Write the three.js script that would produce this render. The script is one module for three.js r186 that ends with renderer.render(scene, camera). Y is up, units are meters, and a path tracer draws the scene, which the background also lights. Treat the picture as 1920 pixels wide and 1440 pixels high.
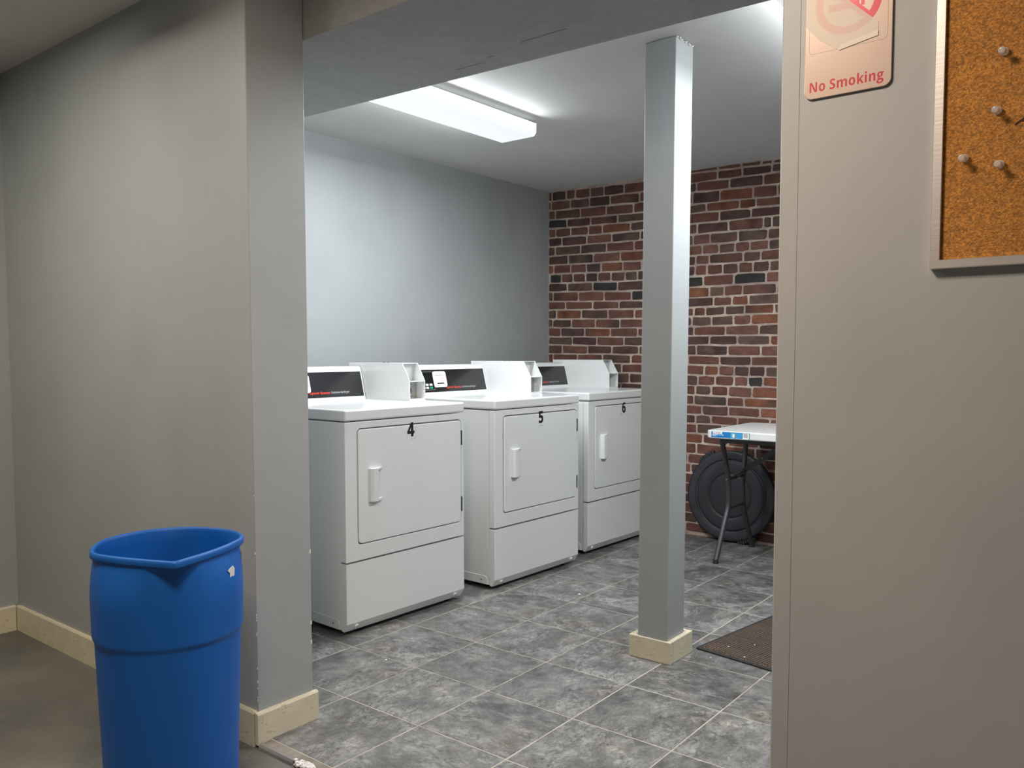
import * as THREE from 'three';
import { RoundedBoxGeometry } from 'three/addons/geometries/RoundedBoxGeometry.js';
import { mergeGeometries, toCreasedNormals } from 'three/addons/utils/BufferGeometryUtils.js';
import { RectAreaLightUniformsLib } from 'three/addons/lights/RectAreaLightUniformsLib.js';
import { FontLoader } from 'three/addons/loaders/FontLoader.js';
import { TextGeometry } from 'three/addons/geometries/TextGeometry.js';

RectAreaLightUniformsLib.init();
const scene = new THREE.Scene();
scene.background = new THREE.Color(0x000000);

// ---------------------------------------------------------------- camera
const camera = new THREE.PerspectiveCamera(2 * Math.atan(720 / 1565.9) * 180 / Math.PI, 1920 / 1440, 0.05, 40);
camera.position.set(2.3827, 1.1238, 2.1071);
camera.rotation.order = 'YXZ';
camera.rotation.set(-0.0581, 0.6855, -0.0029);
camera.setViewOffset(1920, 1440, 49.1, -31.6, 1920, 1440);   // the photograph is an off-centre crop
scene.add(camera);

const renderer = new THREE.WebGLRenderer();
renderer.toneMapping = THREE.LinearToneMapping;
renderer.toneMappingExposure = 1.0;
renderer.shadowMap.enabled = true;

// ---------------------------------------------------------------- light levels
const COOL = [0.90, 0.96, 1.0], WARM = [1.0, 0.955, 0.84], WARMER = [1.0, 0.805, 0.65];
const LAUNDRY_DOWN = 62, LAUNDRY_SIDE = 26, HALL_DOWN = 38;

// ---------------------------------------------------------------- measures (metres)
const T = 0.333;                       // floor tile pitch
const X_WEST = -0.94, Z_NORTH = -2.64, CEIL = 2.215, CEIL_HALL = 2.235;
const Z_FRONT = 0.70, Z_BACK = 0.50;   // the partition between hall and laundry
const X_OPEN0 = 0.378, X_OPEN1 = 1.868;
const X_EAST = 3.1, X_HALL0 = -1.27, X_HALL1 = 3.6, Z_HALL = 3.5;

// ---------------------------------------------------------------- helpers
function rng(seed) { let a = seed >>> 0; return () => { a = (a + 0x6D2B79F5) | 0; let t = Math.imul(a ^ (a >>> 15), 1 | a); t = (t + Math.imul(t ^ (t >>> 7), 61 | t)) ^ t; return ((t ^ (t >>> 14)) >>> 0) / 4294967296; }; }
const hash2 = (x, y, s) => { let h = Math.imul(x, 374761393) ^ Math.imul(y, 668265263) ^ Math.imul(s, 2147483647 - 77); h = Math.imul(h ^ (h >>> 13), 1274126177); return ((h ^ (h >>> 16)) >>> 0) / 4294967296; };
function vnoise(x, y, s, px, py) {     // tiling value noise
  const xi = Math.floor(x), yi = Math.floor(y), fx = x - xi, fy = y - yi;
  const u = fx * fx * (3 - 2 * fx), v = fy * fy * (3 - 2 * fy), m = (a, n) => ((a % n) + n) % n;
  const a = hash2(m(xi, px), m(yi, py), s), b = hash2(m(xi + 1, px), m(yi, py), s), c = hash2(m(xi, px), m(yi + 1, py), s), d = hash2(m(xi + 1, px), m(yi + 1, py), s);
  return a + (b - a) * u + (c - a) * v + (a - b - c + d) * u * v;
}
function fbm(u, v, fx, fy, oct, s) { let a = 0, w = 0.5, t = 0; for (let o = 0; o < oct; o++) { a += w * vnoise(u * fx, v * fy, s + o * 17, fx, fy); t += w; fx *= 2; fy *= 2; w *= 0.55; } return a / t; }
function dataTex(n, fn, srgb = true) {
  const d = new Uint8Array(n * n * 4);
  for (let j = 0; j < n; j++) for (let i = 0; i < n; i++) { const c = fn(i / n, j / n), k = 4 * (j * n + i); for (let q = 0; q < 3; q++) d[k + q] = Math.max(0, Math.min(255, c[q])); d[k + 3] = 255; }
  const t = new THREE.DataTexture(d, n, n); t.wrapS = t.wrapT = THREE.RepeatWrapping; t.magFilter = THREE.LinearFilter; t.minFilter = THREE.LinearMipmapLinearFilter; t.generateMipmaps = true;
  if (srgb) t.colorSpace = THREE.SRGBColorSpace; t.needsUpdate = true; return t;
}
function canvasTex(w, h, draw) {
  const c = document.createElement('canvas'); c.width = w; c.height = h; draw(c.getContext('2d'), w, h);
  const t = new THREE.CanvasTexture(c); t.colorSpace = THREE.SRGBColorSpace; t.anisotropy = 8; return t;
}
const lin = (r, g, b) => new THREE.Color().setRGB(r, g, b);
const taken = {};
function numbered(n) { if (!(n in taken)) { taken[n] = 0; return n; } return n + '_' + String(++taken[n]).padStart(3, '0'); }
function boxUV(g, s = 1) {             // uv in metres, by the way each face points
  if (g.index) g = g.toNonIndexed();
  const p = g.attributes.position, n = g.attributes.normal, uv = new Float32Array(p.count * 2);
  for (let i = 0; i < p.count; i++) {
    const ax = Math.abs(n.getX(i)), ay = Math.abs(n.getY(i)), az = Math.abs(n.getZ(i));
    const [u, v] = ay >= ax && ay >= az ? [p.getX(i), p.getZ(i)] : ax >= az ? [p.getZ(i), p.getY(i)] : [p.getX(i), p.getY(i)];
    uv[2 * i] = u * s; uv[2 * i + 1] = v * s;
  }
  g.setAttribute('uv', new THREE.BufferAttribute(uv, 2)); return g;
}
function merge(gs) {
  const out = gs.map(g => { g = g.index ? g.toNonIndexed() : g; for (const k of Object.keys(g.attributes)) if (!['position', 'normal', 'uv'].includes(k)) g.deleteAttribute(k); if (!g.attributes.uv) g.setAttribute('uv', new THREE.BufferAttribute(new Float32Array(g.attributes.position.count * 2), 2)); return g; });
  return out.length === 1 ? out[0] : mergeGeometries(out);
}
function part(name, geo, mat, parent, label) {   // a mesh under a thing (or, under the scene, a thing of one mesh)
  const m = new THREE.Mesh(Array.isArray(geo) ? merge(geo) : geo, mat);
  m.name = parent === scene ? numbered(name) : name; m.castShadow = m.receiveShadow = true; parent.add(m);
  if (label) m.userData.label = label; return m;
}
function thing(name, label, category, pos = [0, 0, 0], turn = 0, group) {
  const o = new THREE.Group(); o.name = numbered(name); o.position.set(...pos); o.rotation.y = turn;
  o.userData = { label, category }; if (group) o.userData.group = group; scene.add(o); return o;
}
function tag(o, label, category, group) { Object.assign(o.userData, { label, category }); if (group) o.userData.group = group; return o; }
function structure(o, label, category) { Object.assign(o.userData, { kind: 'structure', label, category }); return o; }
const block = (x0, y0, z0, x1, y1, z1) => { const g = new THREE.BoxGeometry(x1 - x0, y1 - y0, z1 - z0); g.translate((x0 + x1) / 2, (y0 + y1) / 2, (z0 + z1) / 2); return g; };
const rbox = (x0, y0, z0, x1, y1, z1, r = 0.003, s = 2) => { const g = new RoundedBoxGeometry(x1 - x0, y1 - y0, z1 - z0, s, r); g.translate((x0 + x1) / 2, (y0 + y1) / 2, (z0 + z1) / 2); return g; };
function rrect(x0, y0, x1, y1, r) {
  const s = new THREE.Shape(); s.moveTo(x0 + r, y0); s.lineTo(x1 - r, y0); s.absarc(x1 - r, y0 + r, r, -Math.PI / 2, 0); s.lineTo(x1, y1 - r); s.absarc(x1 - r, y1 - r, r, 0, Math.PI / 2);
  s.lineTo(x0 + r, y1); s.absarc(x0 + r, y1 - r, r, Math.PI / 2, Math.PI); s.lineTo(x0, y0 + r); s.absarc(x0 + r, y0 + r, r, Math.PI, 1.5 * Math.PI); return s;
}
function poly(pts) { const s = new THREE.Shape(); pts.forEach(([x, y], i) => i ? s.lineTo(x, y) : s.moveTo(x, y)); s.closePath(); return s; }
function plate(shape, z0, z1, b = 0.002, seg = 6) {
  const g = new THREE.ExtrudeGeometry(shape, { depth: z1 - z0 - 2 * b, bevelEnabled: b > 0, bevelThickness: b, bevelSize: b, bevelOffset: -b, bevelSegments: 2, curveSegments: seg }); g.translate(0, 0, z0 + b); return g;
}
function alongX(pts, x0, x1, b = 0.002) {        // profile of [z, y] points swept along x
  const g = new THREE.ExtrudeGeometry(poly(pts.map(([z, y]) => [-z, y])), { depth: x1 - x0 - 2 * b, bevelEnabled: b > 0, bevelThickness: b, bevelSize: b, bevelOffset: -b, bevelSegments: 2 }); g.translate(0, 0, b); g.rotateY(Math.PI / 2); g.translate(x0, 0, 0); return g;
}
function rod(a, b, r0, r1 = r0, n = 16) {
  const A = new THREE.Vector3(...a), B = new THREE.Vector3(...b), d = B.clone().sub(A), g = new THREE.CylinderGeometry(r1, r0, d.length(), n);
  g.applyQuaternion(new THREE.Quaternion().setFromUnitVectors(new THREE.Vector3(0, 1, 0), d.clone().normalize())); g.translate(...A.add(B).multiplyScalar(0.5).toArray()); return g;
}
const font = await new FontLoader().loadAsync('fonts/droid/droid_sans_bold.typeface.json');

// ---------------------------------------------------------------- materials
const paintBump = dataTex(512, (u, v) => { const a = 128 + 90 * (fbm(u, v, 40, 40, 3, 3) - 0.5) + 60 * (fbm(u, v, 6, 6, 2, 9) - 0.5); return [a, a, a]; }, false);
const paintMap = dataTex(512, (u, v) => { const a = 240 + 16 * (fbm(u, v, 5, 5, 5, 21) - 0.5); return [a, a, a]; });
const paint = (r, g, b, rough = 0.55, bump = 0.0006) => new THREE.MeshStandardMaterial({ color: lin(r, g, b), map: paintMap, roughness: rough, bumpMap: paintBump, bumpScale: bump });
const M = {};
M.wall = paint(0.40, 0.415, 0.415, 0.48);
M.post = paint(0.40, 0.415, 0.415, 0.40);
M.ceiling = paint(0.66, 0.655, 0.64, 0.8);
M.ceilingHall = paint(0.76, 0.755, 0.74, 0.8);
M.beam = paint(0.46, 0.46, 0.45, 0.7, 0.001);
M.beam.map = dataTex(1024, (u, v) => { const w = fbm(u, v, 9, 9, 3, 301) - 0.5, k = fbm(u + 0.05 * w, v, 4, 3, 5, 305), s = fbm(u, v, 60, 60, 2, 309), a = (k > 0.53 ? 234 : k > 0.45 ? 228 : 231) + 14 * (s - 0.5); return [a, a, a]; });
M.cream = new THREE.MeshStandardMaterial({ color: lin(0.78, 0.70, 0.54), roughness: 0.5, bumpMap: paintBump, bumpScale: 0.0005,
  map: dataTex(512, (u, v) => { const s = fbm(u, v, 24, 60, 4, 44), k = fbm(u, v, 5, 9, 3, 45); const dirt = s > 0.70 && k > 0.52 ? 0.86 : 1; const a = (236 + 22 * (k - 0.5)) * dirt; return [a, a, a * 0.98]; }) });
M.concrete = new THREE.MeshStandardMaterial({ color: lin(0.225, 0.218, 0.20), roughness: 0.55, bumpMap: paintBump, bumpScale: 0.001,
  map: dataTex(1024, (u, v) => { const k = fbm(u, v, 4, 4, 6, 71), s = fbm(u, v, 30, 30, 3, 75), w = Math.abs(fbm(u, v, 7, 5, 4, 79) - 0.5); let a = 205 + 90 * (k - 0.5) + 16 * (s - 0.5); if (w < 0.006 && fbm(u, v, 9, 9, 2, 83) > 0.58) a += 40; return [a, a * 0.99, a * 0.97]; }) });
M.grout = new THREE.MeshStandardMaterial({ color: lin(0.54, 0.50, 0.44), roughness: 0.9, map: dataTex(256, (u, v) => { const a = 225 + 70 * (fbm(u, v, 12, 12, 4, 91) - 0.5); return [a, a * 0.98, a * 0.95]; }) });
const tileMap = dataTex(1024, (u, v) => {
  const warp = fbm(u, v, 8, 8, 3, 101) - 0.5, w2 = fbm(u, v, 8, 8, 3, 131) - 0.5;
  const big = fbm(u + 0.10 * warp, v + 0.10 * w2, 7, 10, 3, 105), mid = fbm(u + 0.05 * w2, v + 0.05 * warp, 34, 52, 4, 111), patch = fbm(u + 0.08 * w2, v + 0.08 * warp, 12, 16, 3, 163), vein = Math.abs(fbm(u + 0.05 * warp, v + 0.04 * w2, 40, 62, 3, 117) - 0.5), fine = fbm(u, v, 170, 210, 2, 121);
  let a = 112 + 54 * (big - 0.5) + 60 * (mid - 0.5) + 40 * (patch - 0.5) + 34 * (fine - 0.5);
  const rough = Math.max(0, Math.min(1, (patch - 0.44) * 6));
  if (vein < 0.035) a -= 38 * (1 - vein / 0.035) * (0.15 + 0.85 * rough);
  else if (vein > 0.10 && rough > 0.6) a += 12;
  const rust = Math.max(0, fbm(u, v, 7, 7, 4, 127) - 0.64) * 60;
  return [a + rust * 0.4, a * 0.990, a * 0.966 - rust * 0.3];
});
M.tile = new THREE.MeshStandardMaterial({ color: lin(0.92, 0.92, 0.92), map: tileMap, roughness: 0.42, bumpMap: tileMap, bumpScale: 0.0006 });
M.mortar = new THREE.MeshStandardMaterial({ color: lin(0.66, 0.53, 0.47), roughness: 0.95, bumpMap: paintBump, bumpScale: 0.002, map: dataTex(512, (u, v) => { const k = fbm(u, v, 5, 7, 5, 141), a = 215 + 90 * (k - 0.5) + 40 * (fbm(u, v, 50, 50, 2, 149) - 0.5); return [a, a * (k > 0.56 ? 1.0 : 0.97), a * 0.96]; }) });
M.brick = new THREE.MeshStandardMaterial({ color: 0xffffff, vertexColors: true, roughness: 0.92, bumpMap: paintBump, bumpScale: 0.003,
  map: dataTex(512, (u, v) => { const k = fbm(u, v, 8, 12, 5, 151), s = fbm(u, v, 70, 70, 2, 157); let a = 214 + 110 * (k - 0.5) + 40 * (s - 0.5); if (s > 0.80) a -= 50; return [a, a * 0.99, a * 0.98]; }) });
M.enamel = new THREE.MeshPhysicalMaterial({ color: lin(0.76, 0.765, 0.76), roughness: 0.32, clearcoat: 0.5, clearcoatRoughness: 0.12 });
M.dark = new THREE.MeshStandardMaterial({ color: lin(0.02, 0.02, 0.02), roughness: 0.7 });
M.hinge = new THREE.MeshStandardMaterial({ color: lin(0.10, 0.10, 0.10), roughness: 0.4, metalness: 0.6 });
M.steel = new THREE.MeshStandardMaterial({ color: lin(0.55, 0.54, 0.52), roughness: 0.3, metalness: 1 });
M.aluminium = new THREE.MeshStandardMaterial({ color: lin(0.78, 0.75, 0.72), roughness: 0.38, metalness: 1, bumpMap: dataTex(256, (u, v) => { const a = 128 + 80 * (fbm(u, v, 3, 120, 2, 161) - 0.5); return [a, a, a]; }, false), bumpScale: 0.0002 });
M.rubber = new THREE.MeshStandardMaterial({ color: lin(0.018, 0.017, 0.017), roughness: 0.75 });
M.digit = new THREE.MeshStandardMaterial({ color: lin(0.008, 0.008, 0.008), roughness: 0.5 });
M.residue = new THREE.MeshStandardMaterial({ color: lin(0.42, 0.42, 0.41), roughness: 0.9 });
M.legPaint = new THREE.MeshStandardMaterial({ color: lin(0.055, 0.056, 0.06), roughness: 0.42, metalness: 0.3 });
M.lidPlastic = new THREE.MeshStandardMaterial({ color: lin(0.028, 0.030, 0.036), roughness: 0.5, bumpMap: paintBump, bumpScale: 0.0008 });
M.tablePlastic = new THREE.MeshStandardMaterial({ color: lin(0.74, 0.73, 0.71), roughness: 0.45, bumpMap: paintBump, bumpScale: 0.0006 });
M.blue = new THREE.MeshPhysicalMaterial({ color: lin(0.001, 0.098, 0.41), roughness: 0.5, bumpMap: paintBump, bumpScale: 0.0006, side: THREE.DoubleSide });
M.sticker = new THREE.MeshStandardMaterial({ color: lin(0.72, 0.70, 0.66), roughness: 0.8 });
M.plaster = new THREE.MeshStandardMaterial({ color: lin(0.74, 0.72, 0.68), roughness: 0.95 });
M.housing = new THREE.MeshStandardMaterial({ color: lin(0.8, 0.8, 0.8), roughness: 0.4 });
M.clear = new THREE.MeshPhysicalMaterial({ color: 0xffffff, roughness: 0.07, transmission: 0.72, thickness: 0.01, ior: 1.45 });

// ================================================================ THE SETTING
// ---- tiled laundry floor: every tile its own slab over a bed of grout
{
  const floor = new THREE.Group(); floor.name = numbered('floor'); scene.add(floor);
  structure(floor, 'mottled grey square tiles with pale grout in the laundry room', 'floor');
  part('grout_bed', boxUV(block(X_WEST - 0.1, -0.16, Z_NORTH - 0.1, X_EAST, -0.0010, 2 * T + 0.001), 2), M.grout, floor);
  const g0 = 0.0019, rnd = rng(5), variants = [];
  function tileGeo(w, d, k) {
    const b = 0.0014, h = 0.0085, g = new THREE.BufferGeometry();
    const ring = (x, z, y) => [[-x, y, -z], [x, y, -z], [x, y, z], [-x, y, z]];
    const top = ring(w / 2 - b, d / 2 - b, 0), mid = ring(w / 2, d / 2, -b * 0.7), low = ring(w / 2, d / 2, -h), P = [], U = [];
    const r = rng(900 + k), ou = r(), ov = r(), fl = r() < 0.5, sw = r() < 0.5;
    const put = (...v) => v.forEach(p => { P.push(...p); let u = p[0] / 1.05, q = p[2] / 1.05; if (sw) [u, q] = [q, u]; if (fl) u = -u; U.push(ou + u, ov + q); });
    put(top[0], top[3], top[2], top[0], top[2], top[1]);
    for (const [A, B] of [[top, mid], [mid, low]]) for (let i = 0; i < 4; i++) { const j = (i + 1) % 4; put(A[i], A[j], B[j], A[i], B[j], B[i]); }
    g.setAttribute('position', new THREE.Float32BufferAttribute(P, 3)); g.setAttribute('uv', new THREE.Float32BufferAttribute(U, 2)); g.computeVertexNormals(); return g;
  }
  for (let k = 0; k < 16; k++) variants.push(tileGeo(T - 2 * g0, T - 2 * g0, k));
  const tones = [0.90, 0.95, 1.0, 1.03, 0.97].map(t => { const m = M.tile.clone(); m.color = lin(0.92 * t, 0.92 * t, 0.92 * t); return m; });
  for (let i = -2; i < 8; i++) for (let j = -3; j < 9; j++) {
    const x0 = Math.max(j * T, X_WEST + 0.004), x1 = Math.min((j + 1) * T, X_EAST - 0.004), z1 = -i * T, z0 = Math.max(-(i + 1) * T, Z_NORTH + 0.004);
    if (x1 - x0 < 0.03 || z1 - z0 < 0.03) continue;
    const whole = x1 - x0 > T - 0.001 && z1 - z0 > T - 0.001;
    const g = whole ? variants[Math.floor(rnd() * 16)] : tileGeo(x1 - x0 - 2 * g0, z1 - z0 - 2 * g0, 40 + i * 20 + j);
    const m = part('floor_tile', g, tones[Math.floor(rnd() * 5)], floor); m.position.set((x0 + x1) / 2, (rnd() - 0.5) * 0.0006, (z0 + z1) / 2);
  }
  // mortar fillet that closes the tiles at the doorway
  part('mortar_edge', boxUV(alongX([[2 * T + 0.001, -0.01], [2 * T + 0.001, -0.001], [Z_FRONT - 0.004, -0.004], [Z_FRONT, -0.01]].map(([z, y]) => [z, y]), X_OPEN0 + 0.014, X_OPEN1, 0), 3), Object.assign(M.grout.clone(), { color: lin(0.30, 0.275, 0.245) }), floor);
}
// ---- painted concrete floor of the hall, a step lower
{
  const f = part('floor', boxUV(block(X_HALL0 - 0.1, -0.17, Z_FRONT, X_HALL1 + 0.1, -0.014, Z_HALL + 0.1), 0.7), M.concrete, scene);
  structure(f, 'dull taupe painted concrete floor of the hallway', 'floor');
}
// ---- ceilings
structure(part('ceiling', boxUV(block(X_WEST - 0.1, CEIL, Z_NORTH - 0.1, X_EAST + 0.1, CEIL + 0.12, 0.25), 0.8), M.ceiling, scene), 'flat off-white painted ceiling of the laundry room', 'ceiling');
structure(part('ceiling', boxUV(block(X_HALL0 - 0.1, CEIL_HALL, 0.45, X_HALL1 + 0.1, CEIL_HALL + 0.12, Z_HALL + 0.1), 0.8), M.ceilingHall, scene), 'plain painted ceiling of the hallway', 'ceiling');
{ // dropped beam over the opening; its laundry edge runs slightly askew
  const s = poly([[X_WEST, -0.497], [X_EAST, -0.497], [X_EAST, 0.185], [X_WEST, -0.01]]);
  const g = new THREE.ExtrudeGeometry(s, { depth: 0.30, bevelEnabled: true, bevelThickness: 0.003, bevelSize: 0.003, bevelOffset: -0.003, bevelSegments: 2 }); g.rotateX(-Math.PI / 2); g.translate(0, 2.046, 0);
  const beam = new THREE.Group(); beam.name = numbered('ceiling_beam'); scene.add(beam); structure(beam, 'wide grey plastered ceiling beam above the opening', 'beam');
  part('soffit', boxUV(g, 0.8), M.beam, beam);
  // hairline plaster cracks: slivers of shadow gap standing a hair below the soffit as lifted paint
  for (const [x0, z0, x1, z1] of [[0.55, 0.012, 0.66, 0.007], [0.86, 0.075, 1.02, 0.07], [0.70, 0.038, 0.725, 0.036]]) part('paint_flake', boxUV(block(x0, 2.0415, z1, x1, 2.0432, z0 + 0.002), 1), M.beam, beam);
}
// ---- walls
const wallGrey = (name, x0, y0, z0, x1, y1, z1, label) => structure(part(name, boxUV(block(x0, y0, z0, x1, y1, z1), 0.9), M.wall, scene), label, 'wall');
wallGrey('wall_west', X_WEST - 0.1, -0.1, Z_NORTH - 0.1, X_WEST, CEIL + 0.05, Z_BACK, 'blue-grey painted wall behind the row of dryers');
wallGrey('wall_east', X_EAST, -0.1, Z_NORTH - 0.1, X_EAST + 0.1, CEIL + 0.05, Z_BACK, 'grey painted far side wall of the laundry room');
wallGrey('wall_left', X_HALL0 - 0.05, -0.1, Z_BACK, X_OPEN0 - 0.0352, CEIL_HALL + 0.05, Z_FRONT, 'grey painted hallway wall behind the blue bin');
wallGrey('wall_right', X_OPEN1 + 0.0306, -0.1, Z_BACK, X_HALL1 + 0.05, CEIL_HALL + 0.05, Z_FRONT, 'grey painted hallway wall carrying the cork board');
wallGrey('wall_hall', X_HALL0 - 0.1, -0.1, Z_FRONT, X_HALL0, CEIL_HALL + 0.05, Z_HALL + 0.1, 'grey painted hallway wall meeting the wall behind the blue bin at a corner');
wallGrey('wall_hall_east', X_HALL1, -0.1, Z_FRONT, X_HALL1 + 0.1, CEIL_HALL + 0.05, Z_HALL + 0.1, 'grey painted end wall of the hallway');
wallGrey('wall_south', X_HALL0 - 0.1, -0.1, Z_HALL, X_HALL1 + 0.1, CEIL_HALL + 0.05, Z_HALL + 0.1, 'grey painted long wall of the hallway opposite the opening');
// end boards of the partition, each parted from its wall by a hairline gap
function endBoard(x0, x1, side) {      // only the two outer corners are eased
  const e = 0.0022, pts = side > 0 ? [[x0, -Z_FRONT], [x1 - e, -Z_FRONT], [x1, -Z_FRONT + e], [x1, -Z_BACK - e], [x1 - e, -Z_BACK], [x0, -Z_BACK]] : [[x0 + e, -Z_FRONT], [x1, -Z_FRONT], [x1, -Z_BACK], [x0 + e, -Z_BACK], [x0, -Z_BACK - e], [x0, -Z_FRONT + e]];
  const g = new THREE.ExtrudeGeometry(poly(pts), { depth: CEIL_HALL + 0.06, bevelEnabled: false }); g.rotateX(-Math.PI / 2); g.translate(0, -0.02, 0); return boxUV(g, 0.9);
}
structure(part('trim_1', endBoard(X_OPEN0 - 0.0350, X_OPEN0, 1), M.wall, scene), 'grey painted end board of the wall beside the blue bin', 'trim');
structure(part('trim_2', endBoard(X_OPEN1, X_OPEN1 + 0.0300, -1), M.wall, scene), 'grey painted end board of the wall beside the no smoking sign', 'trim');
// chips of bare plaster along the worn corner
{
  const r = rng(77), t1 = scene.getObjectByName('trim_1'), chip = (x, y, z, w, h, d) => part('bare_chip', rbox(x - w / 2, y - h / 2, z - d / 2, x + w / 2, y + h / 2, z + d / 2, Math.min(w, h, d) * 0.4, 1), M.plaster, t1, 'chip of bare plaster');
  for (let k = 0; k < 13; k++) { const y = 0.12 + Math.pow(r(), 1.5) * 0.72, h = 0.003 + 0.012 * r() * r(); chip(X_OPEN0 - 0.0008, y, Z_FRONT - 0.0008, 0.0022, h, 0.0022); }
  for (const y of [0.52, 0.24, 0.30]) chip(X_OPEN0 - 0.0006, y, Z_BACK + 0.003, 0.0022, 0.012, 0.006);
}
// ---- baseboards (cream, chamfered top)
const boardProfile = (h, t) => [[0, 0], [t, 0], [t, h - t * 0.45], [t * 0.72, h], [0, h]];
function boardX(name, x0, x1, z, y0, h, t, label) { return structure(part(name, boxUV(alongX(boardProfile(h, t).map(([a, b]) => [z + a, y0 + b]), x0, x1, 0.0015), 3), M.cream, scene), label, 'baseboard'); }
function boardZ(name, z0, z1, x, y0, h, t, label) {
  const g = new THREE.ExtrudeGeometry(poly(boardProfile(h, t).map(([a, b]) => [x + a, y0 + b])), { depth: z1 - z0 - 0.003, bevelEnabled: true, bevelThickness: 0.0015, bevelSize: 0.0015, bevelOffset: -0.0015, bevelSegments: 2 }); g.translate(0, 0, z0 + 0.0015);
  return structure(part(name, boxUV(g, 3), M.cream, scene), label, 'baseboard');
}
boardX('baseboard_left', X_HALL0 + 0.013, X_OPEN0 - 0.002, Z_FRONT, -0.014, 0.104, 0.013, 'scuffed cream baseboard along the wall behind the blue bin');
boardZ('baseboard_end', Z_BACK - 0.012, Z_FRONT + 0.011, X_OPEN0, -0.006, 0.094, 0.013, 'cream baseboard across the wall end by the tiled opening');
boardZ('baseboard_hall', Z_FRONT + 0.014, Z_HALL - 0.002, X_HALL0, -0.014, 0.104, 0.013, 'cream baseboard in the hallway corner');
// ---- threshold strip between tile and concrete, broken at one spot
{
  const strip = new THREE.Group(); strip.name = numbered('trim_3'); scene.add(strip); structure(strip, 'worn grey edging strip where tiles meet the concrete', 'trim');
  const M2 = new THREE.MeshStandardMaterial({ color: lin(0.22, 0.21, 0.2), roughness: 0.6, bumpMap: paintBump, bumpScale: 0.002 });
  const prof = [[Z_FRONT - 0.003, -0.016], [Z_FRONT + 0.012, -0.016], [Z_FRONT + 0.011, -0.007], [Z_FRONT + 0.006, -0.001], [Z_FRONT - 0.003, 0]];
  part('edging', boxUV(alongX(prof, X_OPEN0 + 0.015, 0.545, 0.001), 3), M2, strip); part('edging', boxUV(alongX(prof, 0.60, X_OPEN1 - 0.002, 0.001), 3), M2, strip);
  const r = rng(31), lumps = [];
  for (let k = 0; k < 26; k++) { const g = new THREE.IcosahedronGeometry(0.004 + 0.006 * r(), 1), p = g.attributes.position; for (let i = 0; i < p.count; i++) { const s = 0.7 + 0.6 * hash2(Math.round(p.getX(i) * 1e5), Math.round(p.getY(i) * 1e5 + p.getZ(i) * 7e4), k); p.setXYZ(i, p.getX(i) * s, p.getY(i) * s * 0.7, p.getZ(i) * s); } g.computeVertexNormals(); g.translate(0.53 + 0.09 * r(), -0.006 + 0.004 * r(), Z_FRONT - 0.008 + 0.018 * r()); lumps.push(g); }
  part('broken_mortar', lumps, M.plaster, strip, 'crumbled white mortar');
}
const COURSE_MM = [[2221,2219,2226,2210],[2215,2192,2199,2182],[2148,2129,2140,2134],[2087,2064,2083,2067],[2024,2000,2013,2000],[1964,1946,1959,1947],[1902,1886,1895,1892],[1841,1828,1831,1824],[1780,1765,1765,1762],[1718,1700,1705,1703],[1656,1638,1646,1642],[1594,1575,1580,1580],[1537,1510,1513,1515],[1470,1449,1449,1453],[1413,1395,1393,1396],[1351,1333,1337,1340],[1291,1275,1277,1280],[1231,1218,1221,1216],[1173,1162,1165,1158],[1114,1106,1101,1095],[1050,1048,1043,1038],[987,988,981,977],[922,924,918,919],[866,862,862,851],[803,799,799,798],[745,741,741,738],[690,686,686,686],[630,626,626,625],[572,568,568,556],[505,501,501,495]];
const STATION = [-0.958, -0.22, 0.136, 0.637];
// joints in millimetres and clay tones per course, either side of the post
const JOINTS = [
  [[-873,-684,-552,-391],'dddrb',[277,421,542,606],'rrrbb'],
  [[-911,-796,-724,-606,-501,-352],'dbrrbdr',[277,427,601],'rrdb'],
  [[-917,-762,-612,-455,-241],'rrbdrr',[144,350,553],'brdr'],
  [[-882,-682,-483,-283],'rbrrr',[293,494,634],'dorr'],
  [[-789,-602,-399],'kdrb',[209,413,511],'boor'],
  [[-880,-758,-619,-513,-305],'rrrrob',[291,484],'rdd'],
  [[-830,-632,-441,-235],'ddrbd',[152,349,556,606],'rdrbb'],
  [[-885,-680,-480,-277],'dbdrr',[234,407,583],'rbbb'],
  [[-778,-580,-377],'dbro',[185,291,390,479,591],'rrbrrb'],
  [[-896,-758,-634,-520,-360,-222],'orrdorr',[144,231,440,545],'drrbr'],
  [[-926,-832,-738,-639,-546,-445,-342,-251],'rkrrdrrbd',[217,316,412,500,597],'rrdrdb'],
  [[-785,-584,-397],'dbkd',[194,384,578],'krkr'],
  [[-901,-695,-497,-293],'brrrk',[234,327,440],'obrr'],
  [[-798,-584,-385],'rrrd',[261,376,476],'drob'],
  [[-936,-871,-671,-466,-271],'bbobrr',[210,333,452,627],'rbbor'],
  [[-903,-751,-561,-377],'rdrrr',[123,250,386,493],'dbbro'],
  [[-837,-645,-447,-247],'rdorr',[138,339,540],'drrb'],
  [[-938,-742,-550,-346],'bbdrb',[239,412,607],'ddbo'],
  [[-823,-621,-434,-239],'brddr',[154,355,555],'rbrr'],
  [[-899,-702,-506,-295],'rrrbr',[304,499],'rdr'],
  [[-796,-589,-362],'rrbr',[207,299,396,487,583],'rorddb'],
  [[-864,-667,-478,-305],'rrrbr',[167,277,396,481,569],'brrrko'],
  [[-924,-738,-546,-366],'rrrrd',[152,255,360,505],'rbrro'],
  [[],'',[143,353,458],'rbro'],
  [[],'',[196,364,556],'rbro'],
  [[],'',[154,255,421,614],'rbrrr'],
  [[],'',[164,327,491],'rbrr'],
  [[],'',[204,364,550],'orod'],
  [[],'',[162,339,530],'rrod'],
];
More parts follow.
